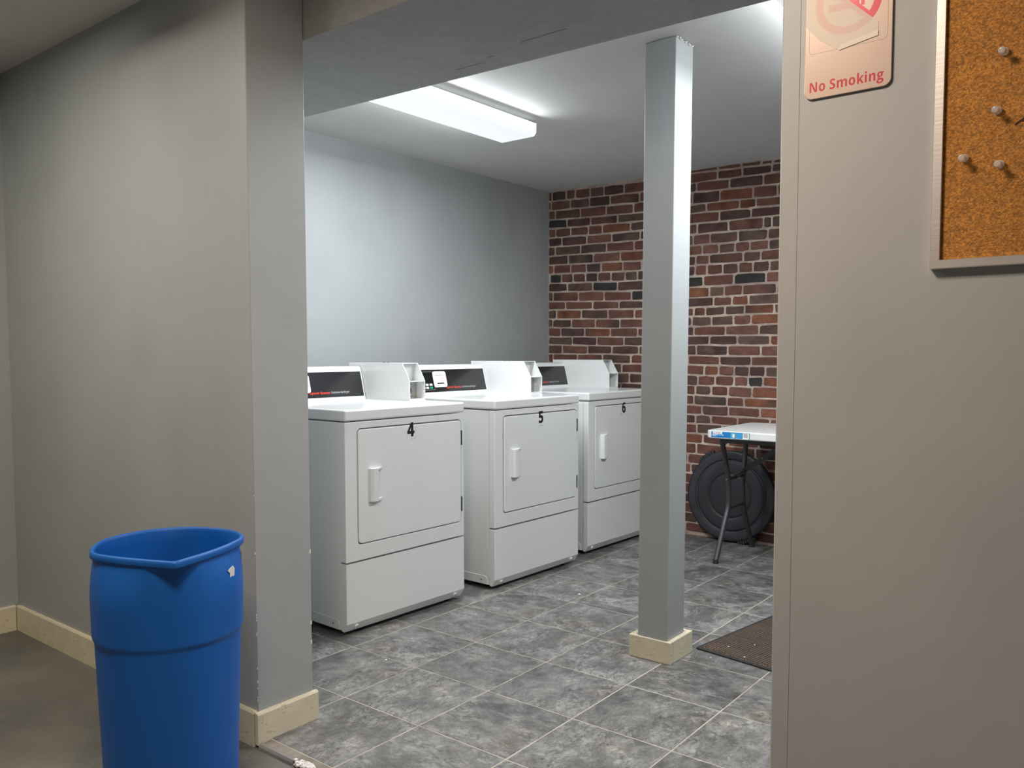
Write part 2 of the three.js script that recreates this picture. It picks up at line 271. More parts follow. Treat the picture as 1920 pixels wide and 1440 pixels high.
// ---- brick wall: courses and joints read off the photograph, every brick its own piece
{
  const wall = new THREE.Group(); wall.name = numbered('wall_north'); scene.add(wall); structure(wall, 'old red brick wall with pale pinkish mortar', 'wall');
  const zM = Z_NORTH - 0.001;          // face of the mortar
  part('mortar', boxUV(block(X_WEST - 0.1, -0.1, zM - 0.1, X_EAST + 0.1, CEIL + 0.05, zM), 2), M.mortar, wall);
  const XS = [X_WEST, STATION[1], STATION[2], STATION[3]], rnd = rng(2024);
  while (COURSE_MM.length < 38) { const l = COURSE_MM[COURSE_MM.length - 1]; COURSE_MM.push(l.map(v => v - 61)); }
  const courseY = (k, x) => { const c = COURSE_MM[k].map(v => v / 1000); if (x <= XS[1]) return c[0] + (c[1] - c[0]) * (x - XS[0]) / (XS[1] - XS[0]); if (x <= XS[2]) return c[1] + (c[2] - c[1]) * (x - XS[1]) / (XS[2] - XS[1]); if (x <= XS[3]) return c[2] + (c[3] - c[2]) * (x - XS[2]) / (XS[3] - XS[2]); return c[3]; };
  const TONE = { r: [0.205, 0.090, 0.066], o: [0.255, 0.098, 0.055], d: [0.120, 0.062, 0.054], k: [0.045, 0.042, 0.040], b: [0.150, 0.090, 0.068] };
  const dark = new THREE.Color(0.045, 0.036, 0.034);
  function brickGeo(x0, x1, yTop0, yTop1, yBot0, yBot1, tone, ends) {
    const jt = () => (rnd() - 0.5) * 0.0052, c = () => 0.003 + 0.012 * rnd() * rnd(), L = x1 - x0, at = (u, v) => [x0 + L * u, (yBot0 + (yBot1 - yBot0) * u) * (1 - v) + (yTop0 + (yTop1 - yTop0) * u) * v];
    const H = yTop0 - yBot0, O = []; const push = (u, v) => { const p = at(u, v); O.push([p[0] + jt() * 0.6, p[1] + jt()]); };
    let a = c() / L, b = c() / H; push(a, 0); push(0.5, 0); a = c() / L; push(1 - a, 0); push(1, c() / H); push(1, 1 - c() / H); a = c() / L; push(1 - a, 1); push(0.5, 1); a = c() / L; push(a, 1); push(0, 1 - c() / H); push(0, b);
    const n = O.length, cx = (x0 + x1) / 2, cy = (yTop0 + yTop1 + yBot0 + yBot1) / 4, z1 = zM + 0.0026 + 0.0030 * rnd(), bev = 0.0016, P = [], C = [];
    const inn = O.map(([x, y]) => [x + Math.sign(cx - x) * bev, y + Math.sign(cy - y) * bev]), tl = 0.86 + 0.28 * rnd(), hue = 0.92 + 0.16 * rnd();
    const base = new THREE.Color(tone[0] * tl, tone[1] * tl * hue, tone[2] * tl * hue), dk = ends;   // some bricks have a burnt end
    const col = x => { const u = (x - x0) / L, q = base.clone(); if (dk > 0 && u > 0.75) q.lerp(dark, 0.7); if (dk < 0 && u < 0.25) q.lerp(dark, 0.7); return q; };
    const put = (...v) => v.forEach(p => { P.push(...p); const q = col(p[0]); C.push(q.r, q.g, q.b); });
    const ctr = [cx, cy, z1 + 0.0006];
    for (let i = 0; i < n; i++) {
      const j = (i + 1) % n, A = [...inn[i], z1], B = [...inn[j], z1], a2 = [...O[i], z1 - bev], b2 = [...O[j], z1 - bev], a3 = [...O[i], zM - 0.004], b3 = [...O[j], zM - 0.004];
      put(ctr, A, B); put(A, a2, b2, A, b2, B); put(a2, a3, b3, a2, b3, b2);
    }
    const g = new THREE.BufferGeometry(); g.setAttribute('position', new THREE.Float32BufferAttribute(P, 3)); g.setAttribute('color', new THREE.Float32BufferAttribute(C, 3)); g.computeVertexNormals();
    const U = new Float32Array(P.length / 3 * 2), ou = rnd(), ov = rnd(); for (let i = 0; i < U.length / 2; i++) { U[2 * i] = P[3 * i] * 2 + ou; U[2 * i + 1] = P[3 * i + 1] * 2 + ov; } g.setAttribute('uv', new THREE.BufferAttribute(U, 2));
    return g;
  }
  const far = []; let count = 0;
  const letters = 'rrrrrrbbbddo';
  for (let k = 0; k < COURSE_MM.length - 1; k++) {
    const [lj, lc, rj, rc] = JOINTS[k] || [[], '', [], ''];
    const cells = [];                  // [x0, x1, tone letter]
    let x = X_WEST, off = 0.03 + 0.17 * rnd();
    const fill = (to, step0) => { let s = step0; while (x < to - 0.001) { let e = x + s; if (to - e < 0.07) e = to; cells.push([x, e, letters[Math.floor(rnd() * 12)]]); x = e; s = 0.2 + (rnd() - 0.5) * 0.02; } };
    const LJ = lj.map(v => v / 1000).filter(v => v > X_WEST + 0.012), RJ = rj.map(v => v / 1000), skip = lj.length - LJ.length;
    if (LJ.length) { LJ.forEach((e, i) => { cells.push([x, e, lc[i + skip]]); x = e; }); const first = cells.length; fill(RJ[0], 0.2); if (first < cells.length) cells[first][2] = lc[lc.length - 1]; }
    else if (RJ.length) fill(RJ[0], off); else fill(X_EAST, off);
    if (RJ.length) { cells[cells.length - 1][2] = rc[0]; for (let i = 1; i < RJ.length; i++) { cells.push([x, RJ[i], rc[i]]); x = RJ[i]; } const first = cells.length; fill(X_EAST, 0.2); cells[first][2] = rc[rc.length - 1]; }
    for (const [x0, x1, t] of cells) {
      const j = 0.0062, g = 0.0060, yT = v => Math.min(courseY(k, v) - g, CEIL - 0.004), yB = v => courseY(k + 1, v) + g;
      if (x1 - x0 < 0.022 || yT(x0) - yB(x0) < 0.008 || yB(x0) < -0.01) continue;
      const e = t === 'k' ? 0 : rnd() < 0.10 ? 1 : rnd() < 0.08 ? -1 : 0;
      const geo = brickGeo(x0 + j, x1 - j, yT(x0), yT(x1), yB(x0), yB(x1), TONE[t], e);
      const seen = x0 < 0.72 && (x0 > 0.06 || courseY(k, x0) > 0.86);
      if (seen && count < 290) { part('brick', geo, M.brick, wall); count++; } else far.push(geo);
    }
  }
  const m = new THREE.Mesh(mergeGeometries(far), M.brick); m.name = 'bricks'; m.castShadow = m.receiveShadow = true; m.userData.kind = 'stuff'; wall.add(m);
}

// ================================================================ LAMPS
function areaLight(parent, name, w, h, colour, power, pos, target) {
  const l = new THREE.RectAreaLight(new THREE.Color().setRGB(...colour), power, w, h); l.name = name; l.position.set(...pos); parent.add(l); parent.updateMatrixWorld(true);
  l.lookAt(new THREE.Vector3(...target).applyMatrix4(parent.matrixWorld)); return l;
}
const lensMap = dataTex(256, (u, v) => { const s = Math.sin(u * Math.PI * 2 * 64), q = Math.sin(v * Math.PI * 2 * 64), a = 236 + 9 * s + 9 * q; return [a, a, a]; });
M.lens = new THREE.MeshStandardMaterial({ color: lin(0.85, 0.87, 0.88), roughness: 0.35, emissive: lin(0.93, 0.975, 1.0), emissiveIntensity: 0.78, emissiveMap: lensMap });
M.lensWarm = new THREE.MeshStandardMaterial({ color: lin(0.85, 0.84, 0.8), roughness: 0.4, emissive: lin(1, 0.86, 0.68), emissiveIntensity: 0.95 });
function wrapLight(label, x, z, len, power) {
  const o = thing('ceiling_light', label, 'light', [x, CEIL, z], 0, 'strip lights on the laundry ceiling'), hw = 0.107, top = -0.026, bot = -0.082, hl = len / 2;
  part('mounting_pan', rbox(-0.062, -0.028, -hl - 0.035, 0.062, 0, hl - 0.005, 0.003), M.housing, o);
  // wraparound lens: shallow tray with slanting sides
  const s = poly([[-hw - 0.002, top], [-hw, bot + 0.012], [-hw + 0.012, bot], [hw - 0.012, bot], [hw, bot + 0.012], [hw + 0.002, top]]);
  const g = new THREE.ExtrudeGeometry(s, { depth: len, bevelEnabled: false }); g.translate(0, 0, -hl);
  part('lens', boxUV(g, 4), M.lens, o);
  for (const e of [-1, 1]) { const c = new THREE.ExtrudeGeometry(s, { depth: 0.004, bevelEnabled: true, bevelThickness: 0.001, bevelSize: 0.001, bevelSegments: 1 }); c.translate(0, 0, e * (hl + 0.003) - 0.002); part('end_cap', c, M.lens, o); }
  for (const e of [-1, 1]) areaLight(o, 'lamp_down', 0.066, len - 0.03, COOL, LAUNDRY_DOWN * power, [e * 0.048, bot - 0.004, 0], [e * 0.048, bot - 1, 0]);   // one under each tube
  for (const e of [-1, 1]) areaLight(o, 'lamp_side', len - 0.02, 0.036, COOL, LAUNDRY_SIDE * power, [e * (hw + 0.005), (top + bot) / 2, 0], [e * 2, (top + bot) / 2 - 0.7, 0]);
  return o;
}
wrapLight('white strip light with ribbed wraparound lens above the dryers', -0.052, -0.615, 0.99, 1.2);
wrapLight('white strip light with wraparound lens beyond the square post', 1.565, -0.84, 1.20, 1.45);
function hallLight(label, x, z, colour, power) {   // hallway ceiling panels, above the picture
  const o = thing('hall_light', label, 'light', [x, CEIL_HALL, z], 0, 'flat ceiling lights of the hallway');
  part('frame', plate((() => { const s = rrect(-0.22, -0.22, 0.22, 0.22, 0.01); s.holes.push(rrect(-0.20, -0.20, 0.20, 0.20, 0.005)); return s; })(), 0, 0.022, 0.002).rotateX(Math.PI / 2), M.housing, o);
  part('diffuser', rbox(-0.199, -0.012, -0.199, 0.199, -0.004, 0.199, 0.002), M.lensWarm, o);
  areaLight(o, 'lamp_down', 0.38, 0.38, colour, power, [0, -0.024, 0], [0, -1, 0]);
}
hallLight('flat square ceiling light over the blue bin', -0.25, 1.62, WARM, HALL_DOWN * 1.12);
hallLight('flat square ceiling light in front of the no smoking sign', 1.45, 1.62, WARMER, HALL_DOWN * 1.95);

{ // hangs above the picture and darkens the top of the hallway wall
  const o = thing('junction_box', 'grey metal junction box on the hallway ceiling', 'box', [-0.12, CEIL_HALL, 1.15]);
  part('housing', rbox(-0.12, -0.076, -0.06, 0.12, 0, 0.06, 0.005), M.housing, o); part('cover_plate', rbox(-0.11, -0.079, -0.05, 0.11, -0.075, 0.05, 0.001), M.steel, o);
}

// ================================================================ THE POST
{
  const o = thing('support_post', 'square grey support post with cream base in the middle of the tiled floor', 'post', [0.955, 0, -0.672]);
  // the shaft leans a little
  const sh = new RoundedBoxGeometry(0.120, CEIL - 0.004, 0.132, 2, 0.004).translate(0.013, (CEIL + 0.002) / 2, 0.012), sp = sh.attributes.position;
  for (let i = 0; i < sp.count; i++) { const k = 1 - sp.getY(i) / CEIL; sp.setX(i, sp.getX(i) - 0.009 * k); sp.setZ(i, sp.getZ(i) + 0.0076 * k); }
  part('shaft', boxUV(sh, 0.9), M.post, o);
  const x0 = -0.088, x1 = 0.080, z0 = -0.090, z1 = 0.092, h = 0.082, th = 0.02;
  const brd = (p, q, r2, s) => boxUV(rbox(p, 0, q, r2, h, s, 0.003, 2), 3);
  part('base_board', brd(x0, z1 - th, x1, z1), M.cream, o); part('base_board', brd(x1 - th, z0 + 0.001, x1, z1 - th - 0.001), M.cream, o);
  part('base_board', brd(x0, z0, x1 - th - 0.001, z0 + th), M.cream, o); part('base_board', brd(x0, z0 + th + 0.001, x0 + th, z1 - th - 0.001), M.cream, o);
  part('base_fill', block(x0 + th + 0.002, 0, z0 + th + 0.002, x1 - th - 0.002, h - 0.004, z1 - th - 0.002), M.cream, o);
  const r = rng(8); for (let k = 0; k < 14; k++) part('filler_crumb', new THREE.IcosahedronGeometry(0.0022 + 0.002 * r(), 0).translate(0.0745 + 0.003 * r(), CEIL - 0.004 - 0.006 * r(), -0.052 + 0.128 * r()), M.plaster, o, 'white filler crumb');
}

// ================================================================ DRYERS
const panelTex = n => canvasTex(1024, 222, (c, w, h) => {       // 0.548 m x 0.119 m of black fascia
  const mx = m => m / 0.548 * w, my = m => (0.119 - m) / 0.119 * h;
  c.fillStyle = '#1b1b1e'; c.fillRect(0, 0, w, h);
  c.strokeStyle = '#8f918c'; c.lineWidth = 3; c.strokeRect(mx(0.012), my(0.108), mx(0.132), my(0.012) - my(0.108));
  c.fillStyle = '#0d1210'; c.fillRect(mx(0.015), my(0.105), mx(0.126), my(0.015) - my(0.105));
  const key = (x, y, col) => { c.fillStyle = col; c.fillRect(mx(x), my(y), mx(0.020), my(0) - my(0.011)); };
  for (const x of [0.030, 0.056, 0.082]) { key(x, 0.045, '#d9dcd8'); key(x, 0.029, '#d9dcd8'); }
  key(0.110, 0.045, '#d9dcd8'); key(0.110, 0.029, '#1d9a68');
  c.textBaseline = 'alphabetic'; c.fillStyle = '#e8402a'; c.font = 'bold 31px sans-serif'; c.save(); c.translate(mx(0.232), my(0.016)); const sw = c.measureText('Speed Queen').width; c.scale(mx(0.116) / sw, 1); c.fillText('Speed Queen', 0, 0); c.restore();
  c.fillStyle = '#cfcfcf'; c.font = '26px sans-serif'; c.save(); c.translate(mx(0.354), my(0.017)); const cw = c.measureText('Commercial Dryer').width; c.scale(mx(0.108) / cw, 1); c.fillText('Commercial Dryer', 0, 0); c.restore();
});
const labelTex = n => canvasTex(256, 232, (c, w, h) => {
  c.fillStyle = '#f4f4f4'; c.fillRect(0, 0, w, h);
  c.fillStyle = '#9a9a9a'; c.fillRect(44, 22, 168, 6); c.fillRect(44, 38, 168, 6); c.fillStyle = '#555'; c.fillRect(30, 60, 196, 7);
  c.fillStyle = '#b5475f'; c.font = '74px sans-serif'; c.textBaseline = 'alphabetic'; c.fillText('0' + n, 138, 148);
  c.fillStyle = '#1c1c1c'; c.fillRect(62, 166, 136, 20); c.fillStyle = '#a08a92'; c.fillRect(56, 200, 150, 6);
});
function digit(n, x, y, hgt, z) {
  const g = new TextGeometry(String(n), { font, size: hgt, depth: 0.0004, curveSegments: 6, bevelEnabled: true, bevelThickness: 0.0002, bevelSize: 0.0013, bevelSegments: 1 }); g.computeBoundingBox(); const b = g.boundingBox;
  g.translate(-(b.min.x + b.max.x) / 2, -b.min.y, 0); g.scale(0.92, 1, 1); g.translate(x, y, z); return g;
}
const DW = 0.683, DD = 0.70;
function makeDryer(n, label, pos, turn) {
  const o = thing('clothes_dryer', label, 'dryer', pos, turn, 'coin-operated dryers in a row'), E = M.enamel;
  // cabinet sides and back
  part('cabinet', [rbox(0.002, 0.022, -DD, DW - 0.002, 0.852, -0.036, 0.004)], E, o);
  part('side_seam', rbox(0.0005, 0.024, -0.30, 0.0040, 0.80, -0.298, 0.0005, 1), E, o);
  for (const sx of [-1, 1]) { // pressed foot plate low on each side
    const s = poly([[0.045, 0.024], [0.66, 0.024], [0.66, 0.064], [0.062, 0.064], [0.050, 0.056]]); const g = plate(s, 0, 0.004, 0.001); g.rotateY(Math.PI / 2); g.translate(sx < 0 ? -0.0005 : DW - 0.0035, 0, 0);
    part('foot_plate', g, E, o); part('screw', rod([sx < 0 ? -0.0018 : DW + 0.0018, 0.044, -0.085], [sx < 0 ? 0.001 : DW - 0.001, 0.044, -0.085], 0.0045, 0.0045, 10), M.steel, o);
  }
  // upper front with the door opening
  const s = rrect(0, 0.297, DW, 0.852, 0.004); s.holes.push(rrect(0.0615, 0.3605, 0.6655, 0.8245, 0.020));
  part('front_panel', plate(s, -0.034, 0, 0.003), E, o);
  part('door_recess', block(0.05, 0.35, -0.0355, 0.68, 0.835, -0.0325), E, o);
  // lower front with a raked toe
  part('lower_panel', alongX([[-0.034, 0.020], [-0.020, 0.018], [0.0, 0.052], [0.0, 0.291], [-0.034, 0.291]], 0, DW, 0.003), E, o);
  for (const x of [0.055, DW - 0.055]) { part('screw_notch', rod([x, 0.032, -0.004], [x, 0.038, -0.016], 0.010, 0.010, 12), E, o); part('screw', rod([x, 0.031, -0.002], [x, 0.037, -0.014], 0.0048, 0.0048, 10), M.steel, o); }
  // door
  const d = part('door', plate(rrect(0.0655, 0.3645, 0.6615, 0.8205, 0.017), -0.022, 0.003, 0.003), E, o);
  const y0 = 0.527, y1 = 0.662, xa = 0.117, xb = 0.152, xc = 0.188;
  const fl = (a, b) => { const g = new THREE.ExtrudeGeometry(poly([[xb - 0.004, 0], [xc, 0], [xc, -0.004], [xb - 0.004, -0.020]]), { depth: b - a, bevelEnabled: true, bevelThickness: 0.001, bevelSize: 0.001, bevelOffset: -0.001, bevelSegments: 1 }); g.rotateX(-Math.PI / 2); g.translate(0, a, 0.002); g.scale(1, 1, 1); return g; };
  const bar = new THREE.ExtrudeGeometry(poly([[xa, 0], [xa + 0.002, -0.013], [xa + 0.012, -0.021], [xb, -0.022], [xb - 0.003, -0.016], [xb - 0.010, 0]]), { depth: y1 - y0 - 0.003, bevelEnabled: true, bevelThickness: 0.0015, bevelSize: 0.0015, bevelOffset: -0.0015, bevelSegments: 2 }); bar.rotateX(-Math.PI / 2); bar.translate(0, y0 + 0.0015, 0.002);
  part('handle', [bar, fl(y0 + 0.001, y0 + 0.009), fl(y1 - 0.009, y1 - 0.001)], E, d);
  part('number', digit(n, 0.352 + (n === 6 ? 0.008 : 0), 0.7715, 0.0575, 0.0031), M.digit, d, 'black number ' + n);
  const scraps = { 4: [[0.372, 0.766, 0.384, 0.768], [0.378, 0.790, 0.380, 0.815], [0.350, 0.760, 0.376, 0.7615]], 5: [[0.342, 0.758, 0.372, 0.7605], [0.300, 0.772, 0.312, 0.7735]], 6: [[0.325, 0.758, 0.350, 0.7605], [0.330, 0.795, 0.334, 0.812], [0.324, 0.763, 0.333, 0.770]] }[n];
  for (const [a, b, c, e] of scraps) part('sticker_residue', block(a, b, 0.0028, c, e, 0.0033), M.residue, d, 'torn sticker residue');
  for (const y of [0.742, 0.443]) part('hinge', rbox(0.6625, y - 0.033, -0.012, 0.6685, y + 0.033, 0.0045, 0.001, 1), M.hinge, o);
  // top
  part('top', rbox(-0.002, 0.8555, -DD - 0.004, DW + 0.002, 0.901, 0.004, 0.009, 4), E, o);
  // control housing, a raked prism with a rounded head
  const hs = [[-0.533, 0.899], [-0.536, 0.912], [-0.569, 1.044], [-0.574, 1.053], [-0.583, 1.058], [-0.680, 1.058], [-0.690, 1.050], [-0.690, 0.899]];
  part('control_housing', alongX(hs, 0.004, 0.571, 0.003), E, o);
  const fascia = new THREE.Group(), tilt = Math.atan2(0.033, 0.132);
  const f = new THREE.BoxGeometry(0.548, 0.119, 0.002); const fm = new THREE.MeshPhysicalMaterial({ map: panelTex(n), roughness: 0.32, clearcoat: 0.3 });
  const fmesh = part('fascia', f, fm, o, 'black fascia with red and white lettering'); fmesh.position.set(0.287, 0.976, -0.5515); fmesh.rotation.x = -tilt;
  const lg = plate(rrect(-0.049, -0.0425, 0.049, 0.0425, 0.014), 0, 0.0012, 0.0003, 8), lp = lg.attributes.position, lu = lg.attributes.uv; for (let i = 0; i < lp.count; i++) lu.setXY(i, (lp.getX(i) + 0.049) / 0.098, (lp.getY(i) + 0.0425) / 0.085);
  const lm = part('number_label', lg, new THREE.MeshStandardMaterial({ map: labelTex(n), roughness: 0.5 }), fmesh, 'white label numbered 0' + n); lm.position.set(0.205 - 0.287, 0.983 - 0.976, 0.001);
  // meter case: bent sheet, open at the front above a coin vault
  const mx0 = 0.575, mx1 = 0.675, zf = -0.235, zt = -0.284, zb = -0.665, yb = 0.9, ym = 0.992, yt = 1.075, t = 0.0035;
  const side = [[zf, yb], [zf, ym], [zt, yt], [zb, yt], [zb, yb]];
  const mc = part('meter_case', [alongX(side, mx0, mx0 + t, 0.0005), alongX(side, mx1 - t, mx1, 0.0005), rbox(mx0 + t, yt - t, zb, mx1 - t, yt, zt, 0.001, 1), rbox(mx0 + t, yb, zb, mx1 - t, yt - t, zb + t, 0.001, 1),
    rbox(mx0 + t, ym - t, zf - 0.055, mx1 - t, ym, zf, 0.001, 1), rbox(mx0 + t, yb, zf - 0.055, mx1 - t, yb + 0.010, zf, 0.001, 1)], E, o);
  part('inner_plate', rbox(mx0 + t, ym, zt - 0.036, mx1 - t, yt - t, zt - 0.032, 0.001, 1), M.enamel, mc);
  part('plate_screw', rod([mx0 + 0.034, 1.052, zt - 0.033], [mx0 + 0.034, 1.052, zt - 0.029], 0.005, 0.005, 10), M.hinge, mc);
  part('slot_bracket', rbox(mx0 + t + 0.002, ym + 0.02, zt - 0.033, mx0 + t + 0.012, yt - t - 0.002, zt - 0.012, 0.001, 1), M.hinge, mc);
  part('vault_door', rbox(mx0 + t, yb + 0.010, zf - 0.058, mx1 - t, ym - t, zf - 0.053, 0.001, 1), M.steel, mc, 'steel coin vault door');
  part('vault_lock', [rod([mx0 + 0.034, 0.946, zf - 0.054], [mx0 + 0.034, 0.946, zf - 0.044], 0.022, 0.020, 20), rod([mx0 + 0.034, 0.946, zf - 0.045], [mx0 + 0.034, 0.946, zf - 0.040], 0.012, 0.012, 16)], M.hinge, mc, 'round lock');
  for (const y of [0.922, 0.974]) part('vault_bolt', rod([mx0 + 0.062, y, zf - 0.054], [mx0 + 0.062, y, zf - 0.048], 0.005, 0.005, 10), M.steel, mc);
  for (const z of [-0.44, -0.41]) part('case_bolt', rod([mx0 + 0.03, yt - 0.001, z], [mx0 + 0.03, yt + 0.003, z], 0.005, 0.004, 10), M.hinge, mc);
  // feet
  for (const x of [0.06, DW - 0.06]) for (const z of [-0.07, -DD + 0.06]) part('foot', [rod([x, 0, z], [x, 0.010, z], 0.020, 0.017, 14), rod([x, 0.010, z], [x, 0.024, z], 0.007, 0.007, 10)], M.rubber, o);
  return o;
}
const TURN = (90 - 1.8) * Math.PI / 180;
makeDryer(4, 'white coin-operated dryer number 4, the one beside the partition wall', [-0.087, 0, -0.046], TURN);
makeDryer(5, 'white coin-operated dryer number 5, between dryers 4 and 6', [-0.037, 0, -0.915], TURN);
makeDryer(6, 'white coin-operated dryer number 6, next to the brick wall', [-0.068, 0, -1.775], TURN);

// ================================================================ FOLDING TABLE AND LID BY THE BRICK WALL
{
  const o = thing('folding_table', 'white plastic folding table with grey legs against the brick wall', 'table', [0.512, 0, -2.0]);
  const L = 1.0, D = 0.61, y0 = 0.672, y1 = 0.714;
  const top = new THREE.ExtrudeGeometry(rrect(0, 0, L, D, 0.035), { depth: y1 - y0 - 0.016, bevelEnabled: true, bevelThickness: 0.008, bevelSize: 0.008, bevelOffset: -0.008, bevelSegments: 4, curveSegments: 8 }); top.rotateX(-Math.PI / 2); top.translate(0, y0 + 0.008, 0);
  const tp = part('tabletop', boxUV(top, 2), M.tablePlastic, o);
  const lt = canvasTex(1024, 148, (c, w, h) => {
    c.fillStyle = '#1877b5'; c.fillRect(0, 0, w, h); c.fillStyle = '#3d9bd0'; c.fillRect(w * 0.50, 10, w * 0.30, h - 26); c.fillStyle = '#7fb9d8'; c.fillRect(w * 0.53, 22, w * 0.08, h - 60); c.fillStyle = '#f2f2ee'; c.fillRect(w * 0.56, 40, w * 0.05, 80); c.fillStyle = '#7a8a80'; c.fillRect(w * 0.62, 36, w * 0.03, 80);
    c.fillStyle = '#f4f4f0'; c.fillRect(w * 0.82, 6, w * 0.16, h - 10); c.fillStyle = '#3c3a38'; for (let k = 0; k < 24; k++) c.fillRect(w * 0.84 + k * 4.6, 14, (k * 7 % 3) + 1, h - 50); c.fillStyle = '#18885a'; c.fillRect(w * 0.985, 0, 16, h);
    c.fillStyle = '#fff'; c.fillRect(40, 6, 250, 46); c.fillStyle = '#a8281f'; c.font = 'bold 46px sans-serif'; c.fillText('LIFETIME', 46, 46);
    c.fillStyle = '#e8f0f4'; c.fillRect(30, 66, 150, 16); c.fillRect(200, 72, 60, 10); c.fillRect(270, 66, 60, 16); c.fillRect(30, 98, 90, 10); c.fillStyle = '#f4f4f0'; for (let k = 0; k < 30; k++) c.fillRect(k * 34, h - 8 - (k * 13 % 9), 20, 12);
  });
  const sb = new THREE.BoxGeometry(0.205, 0.033, 0.0008); sb.translate(0.136, (y0 + y1) / 2, 0.0004); part('product_sticker', sb, new THREE.MeshStandardMaterial({ map: lt, roughness: 0.4 }), tp, 'blue product sticker with bar code');
  for (const z of [-0.13, -D + 0.10]) part('rail', rbox(0.05, 0.640, z, L - 0.05, y0 + 0.002, z + 0.03, 0.004), M.legPaint, o);
  for (const [x, k] of [[0.043, 1], [L - 0.043, -1]]) {
    const front = new THREE.CatmullRomCurve3([[x, 0.672, -0.105], [x, 0.56, -0.15], [x, 0.45, -0.195], [x, 0.36, -0.208], [x, 0.29, -0.205], [x, 0.18, -0.145], [x, 0.012, -0.052]].map(p => new THREE.Vector3(...p)));
    const back = new THREE.CatmullRomCurve3([[x, 0.672, -0.445], [x, 0.56, -0.43], [x, 0.43, -0.405], [x, 0.34, -0.402], [x, 0.26, -0.415], [x, 0.16, -0.465], [x, 0.012, -0.545]].map(p => new THREE.Vector3(...p)));
    for (const c of [front, back]) { const e = c.getPoint(1); part('leg', [new THREE.TubeGeometry(c, 40, 0.0135, 12)], M.legPaint, o); part('foot_cap', rod([e.x, 0, e.z + 0.001], [e.x, 0.022, e.z], 0.0150, 0.0145, 14), M.rubber, o); }
    for (const y of [0.435, 0.275]) part('cross_bar', rod([x, y, -0.199], [x, y, -0.408], 0.009, 0.009, 12), M.legPaint, o);
    const br = new THREE.BoxGeometry(0.27, 0.026, 0.006); br.rotateZ(k * 0.62); br.translate(x + k * 0.105, 0.515, -0.30); part('brace', br, M.legPaint, o);
    part('brace_fork', [rod([x, 0.435, -0.205], [x + k * 0.06, 0.475, -0.30], 0.005, 0.005, 8), rod([x, 0.435, -0.40], [x + k * 0.06, 0.475, -0.30], 0.005, 0.005, 8)], M.legPaint, o);
    for (const z of [-0.18, -0.392]) part('rivet', new THREE.SphereGeometry(0.0045, 10, 8).translate(x, 0.435, z + (z > -0.3 ? 0.002 : 0.003)), M.steel, o);
    part('rivet', new THREE.SphereGeometry(0.0045, 10, 8).translate(x + k * 0.15, 0.55, -0.294), M.steel, o);
  }
}
{
  const R = 0.268, o = thing('bin_lid', 'round black plastic bin lid leaning on the brick wall under the table', 'lid', [0.405, 0.006, -2.572]);
  const tilt = -0.075, inner = new THREE.Group(); 
  const pr = [[0, 0.016], [0.118, 0.016], [0.126, 0.010], [0.130, 0.007], [0.134, 0.010], [0.142, 0.016], [0.196, 0.017], [0.202, 0.010], [0.206, 0.0055], [0.213, 0.0055], [0.218, 0.012], [0.222, 0.017], [0.252, 0.018], [0.262, 0.016], [0.268, 0.008], [0.268, -0.010], [0.262, -0.010], [0.258, 0.004], [0, 0.003]].map(([r, y]) => new THREE.Vector2(r, y));
  const disc = new THREE.LatheGeometry(pr, 96); disc.rotateX(Math.PI / 2);
  const place = g => { g.translate(0, R, 0); g.rotateX(tilt); return g; };
  part('disc', place(disc), M.lidPlastic, o);
  for (const a of [2.18, -1.17]) { const tabs = []; for (let k = -3; k <= 3; k++) { const q = a + k * 0.052, g = rbox(-0.0045, -0.012, -0.012, 0.0045, 0.016, 0.014, 0.002, 1); g.rotateZ(q - Math.PI / 2); g.translate(Math.cos(q) * (R + 0.004), Math.sin(q) * (R + 0.004), 0); tabs.push(g); }
    const arc = new THREE.TorusGeometry(R + 0.010, 0.008, 8, 24, 0.40); arc.rotateZ(a - 0.20); tabs.push(arc); part('grip', tabs.map(place), M.lidPlastic, o, 'ribbed grip'); }
}

// ================================================================ FLOOR MAT
{
  const W = 0.62, D = 0.92, a = -8.6 * Math.PI / 180;
  const o = thing('floor_mat', 'brown ribbed floor mat with black rubber edge beside the post', 'mat', [1.030, 0, -0.797], a);
  part('border', (() => { const g = plate(rrect(0, 0, W, D, 0.006), 0, 0.006, 0.002); g.rotateX(-Math.PI / 2); return g; })(), M.rubber, o);
  const carpet = new THREE.MeshStandardMaterial({ color: lin(0.19, 0.14, 0.11), roughness: 0.98, bumpMap: paintBump, bumpScale: 0.004, map: dataTex(512, (u, v) => { const k = fbm(u, v, 60, 60, 3, 191), d = fbm(u, v, 9, 9, 3, 197); let q = 205 + 170 * (k - 0.5) + 60 * (d - 0.5); return [q, q * 0.98, q * 0.95]; }) });
  part('pile', boxUV(block(0.016, 0.003, -D + 0.016, W - 0.016, 0.0070, -0.016), 3), carpet, o);
  const ribs = []; for (let x = 0.022; x < W - 0.020; x += 0.0115) { const g = new THREE.CylinderGeometry(0.0033, 0.0033, D - 0.04, 6, 1); g.rotateX(Math.PI / 2); g.translate(x, 0.0078, -D / 2); ribs.push(boxUV(g, 3)); }
  part('ribs', ribs, carpet, o);
}

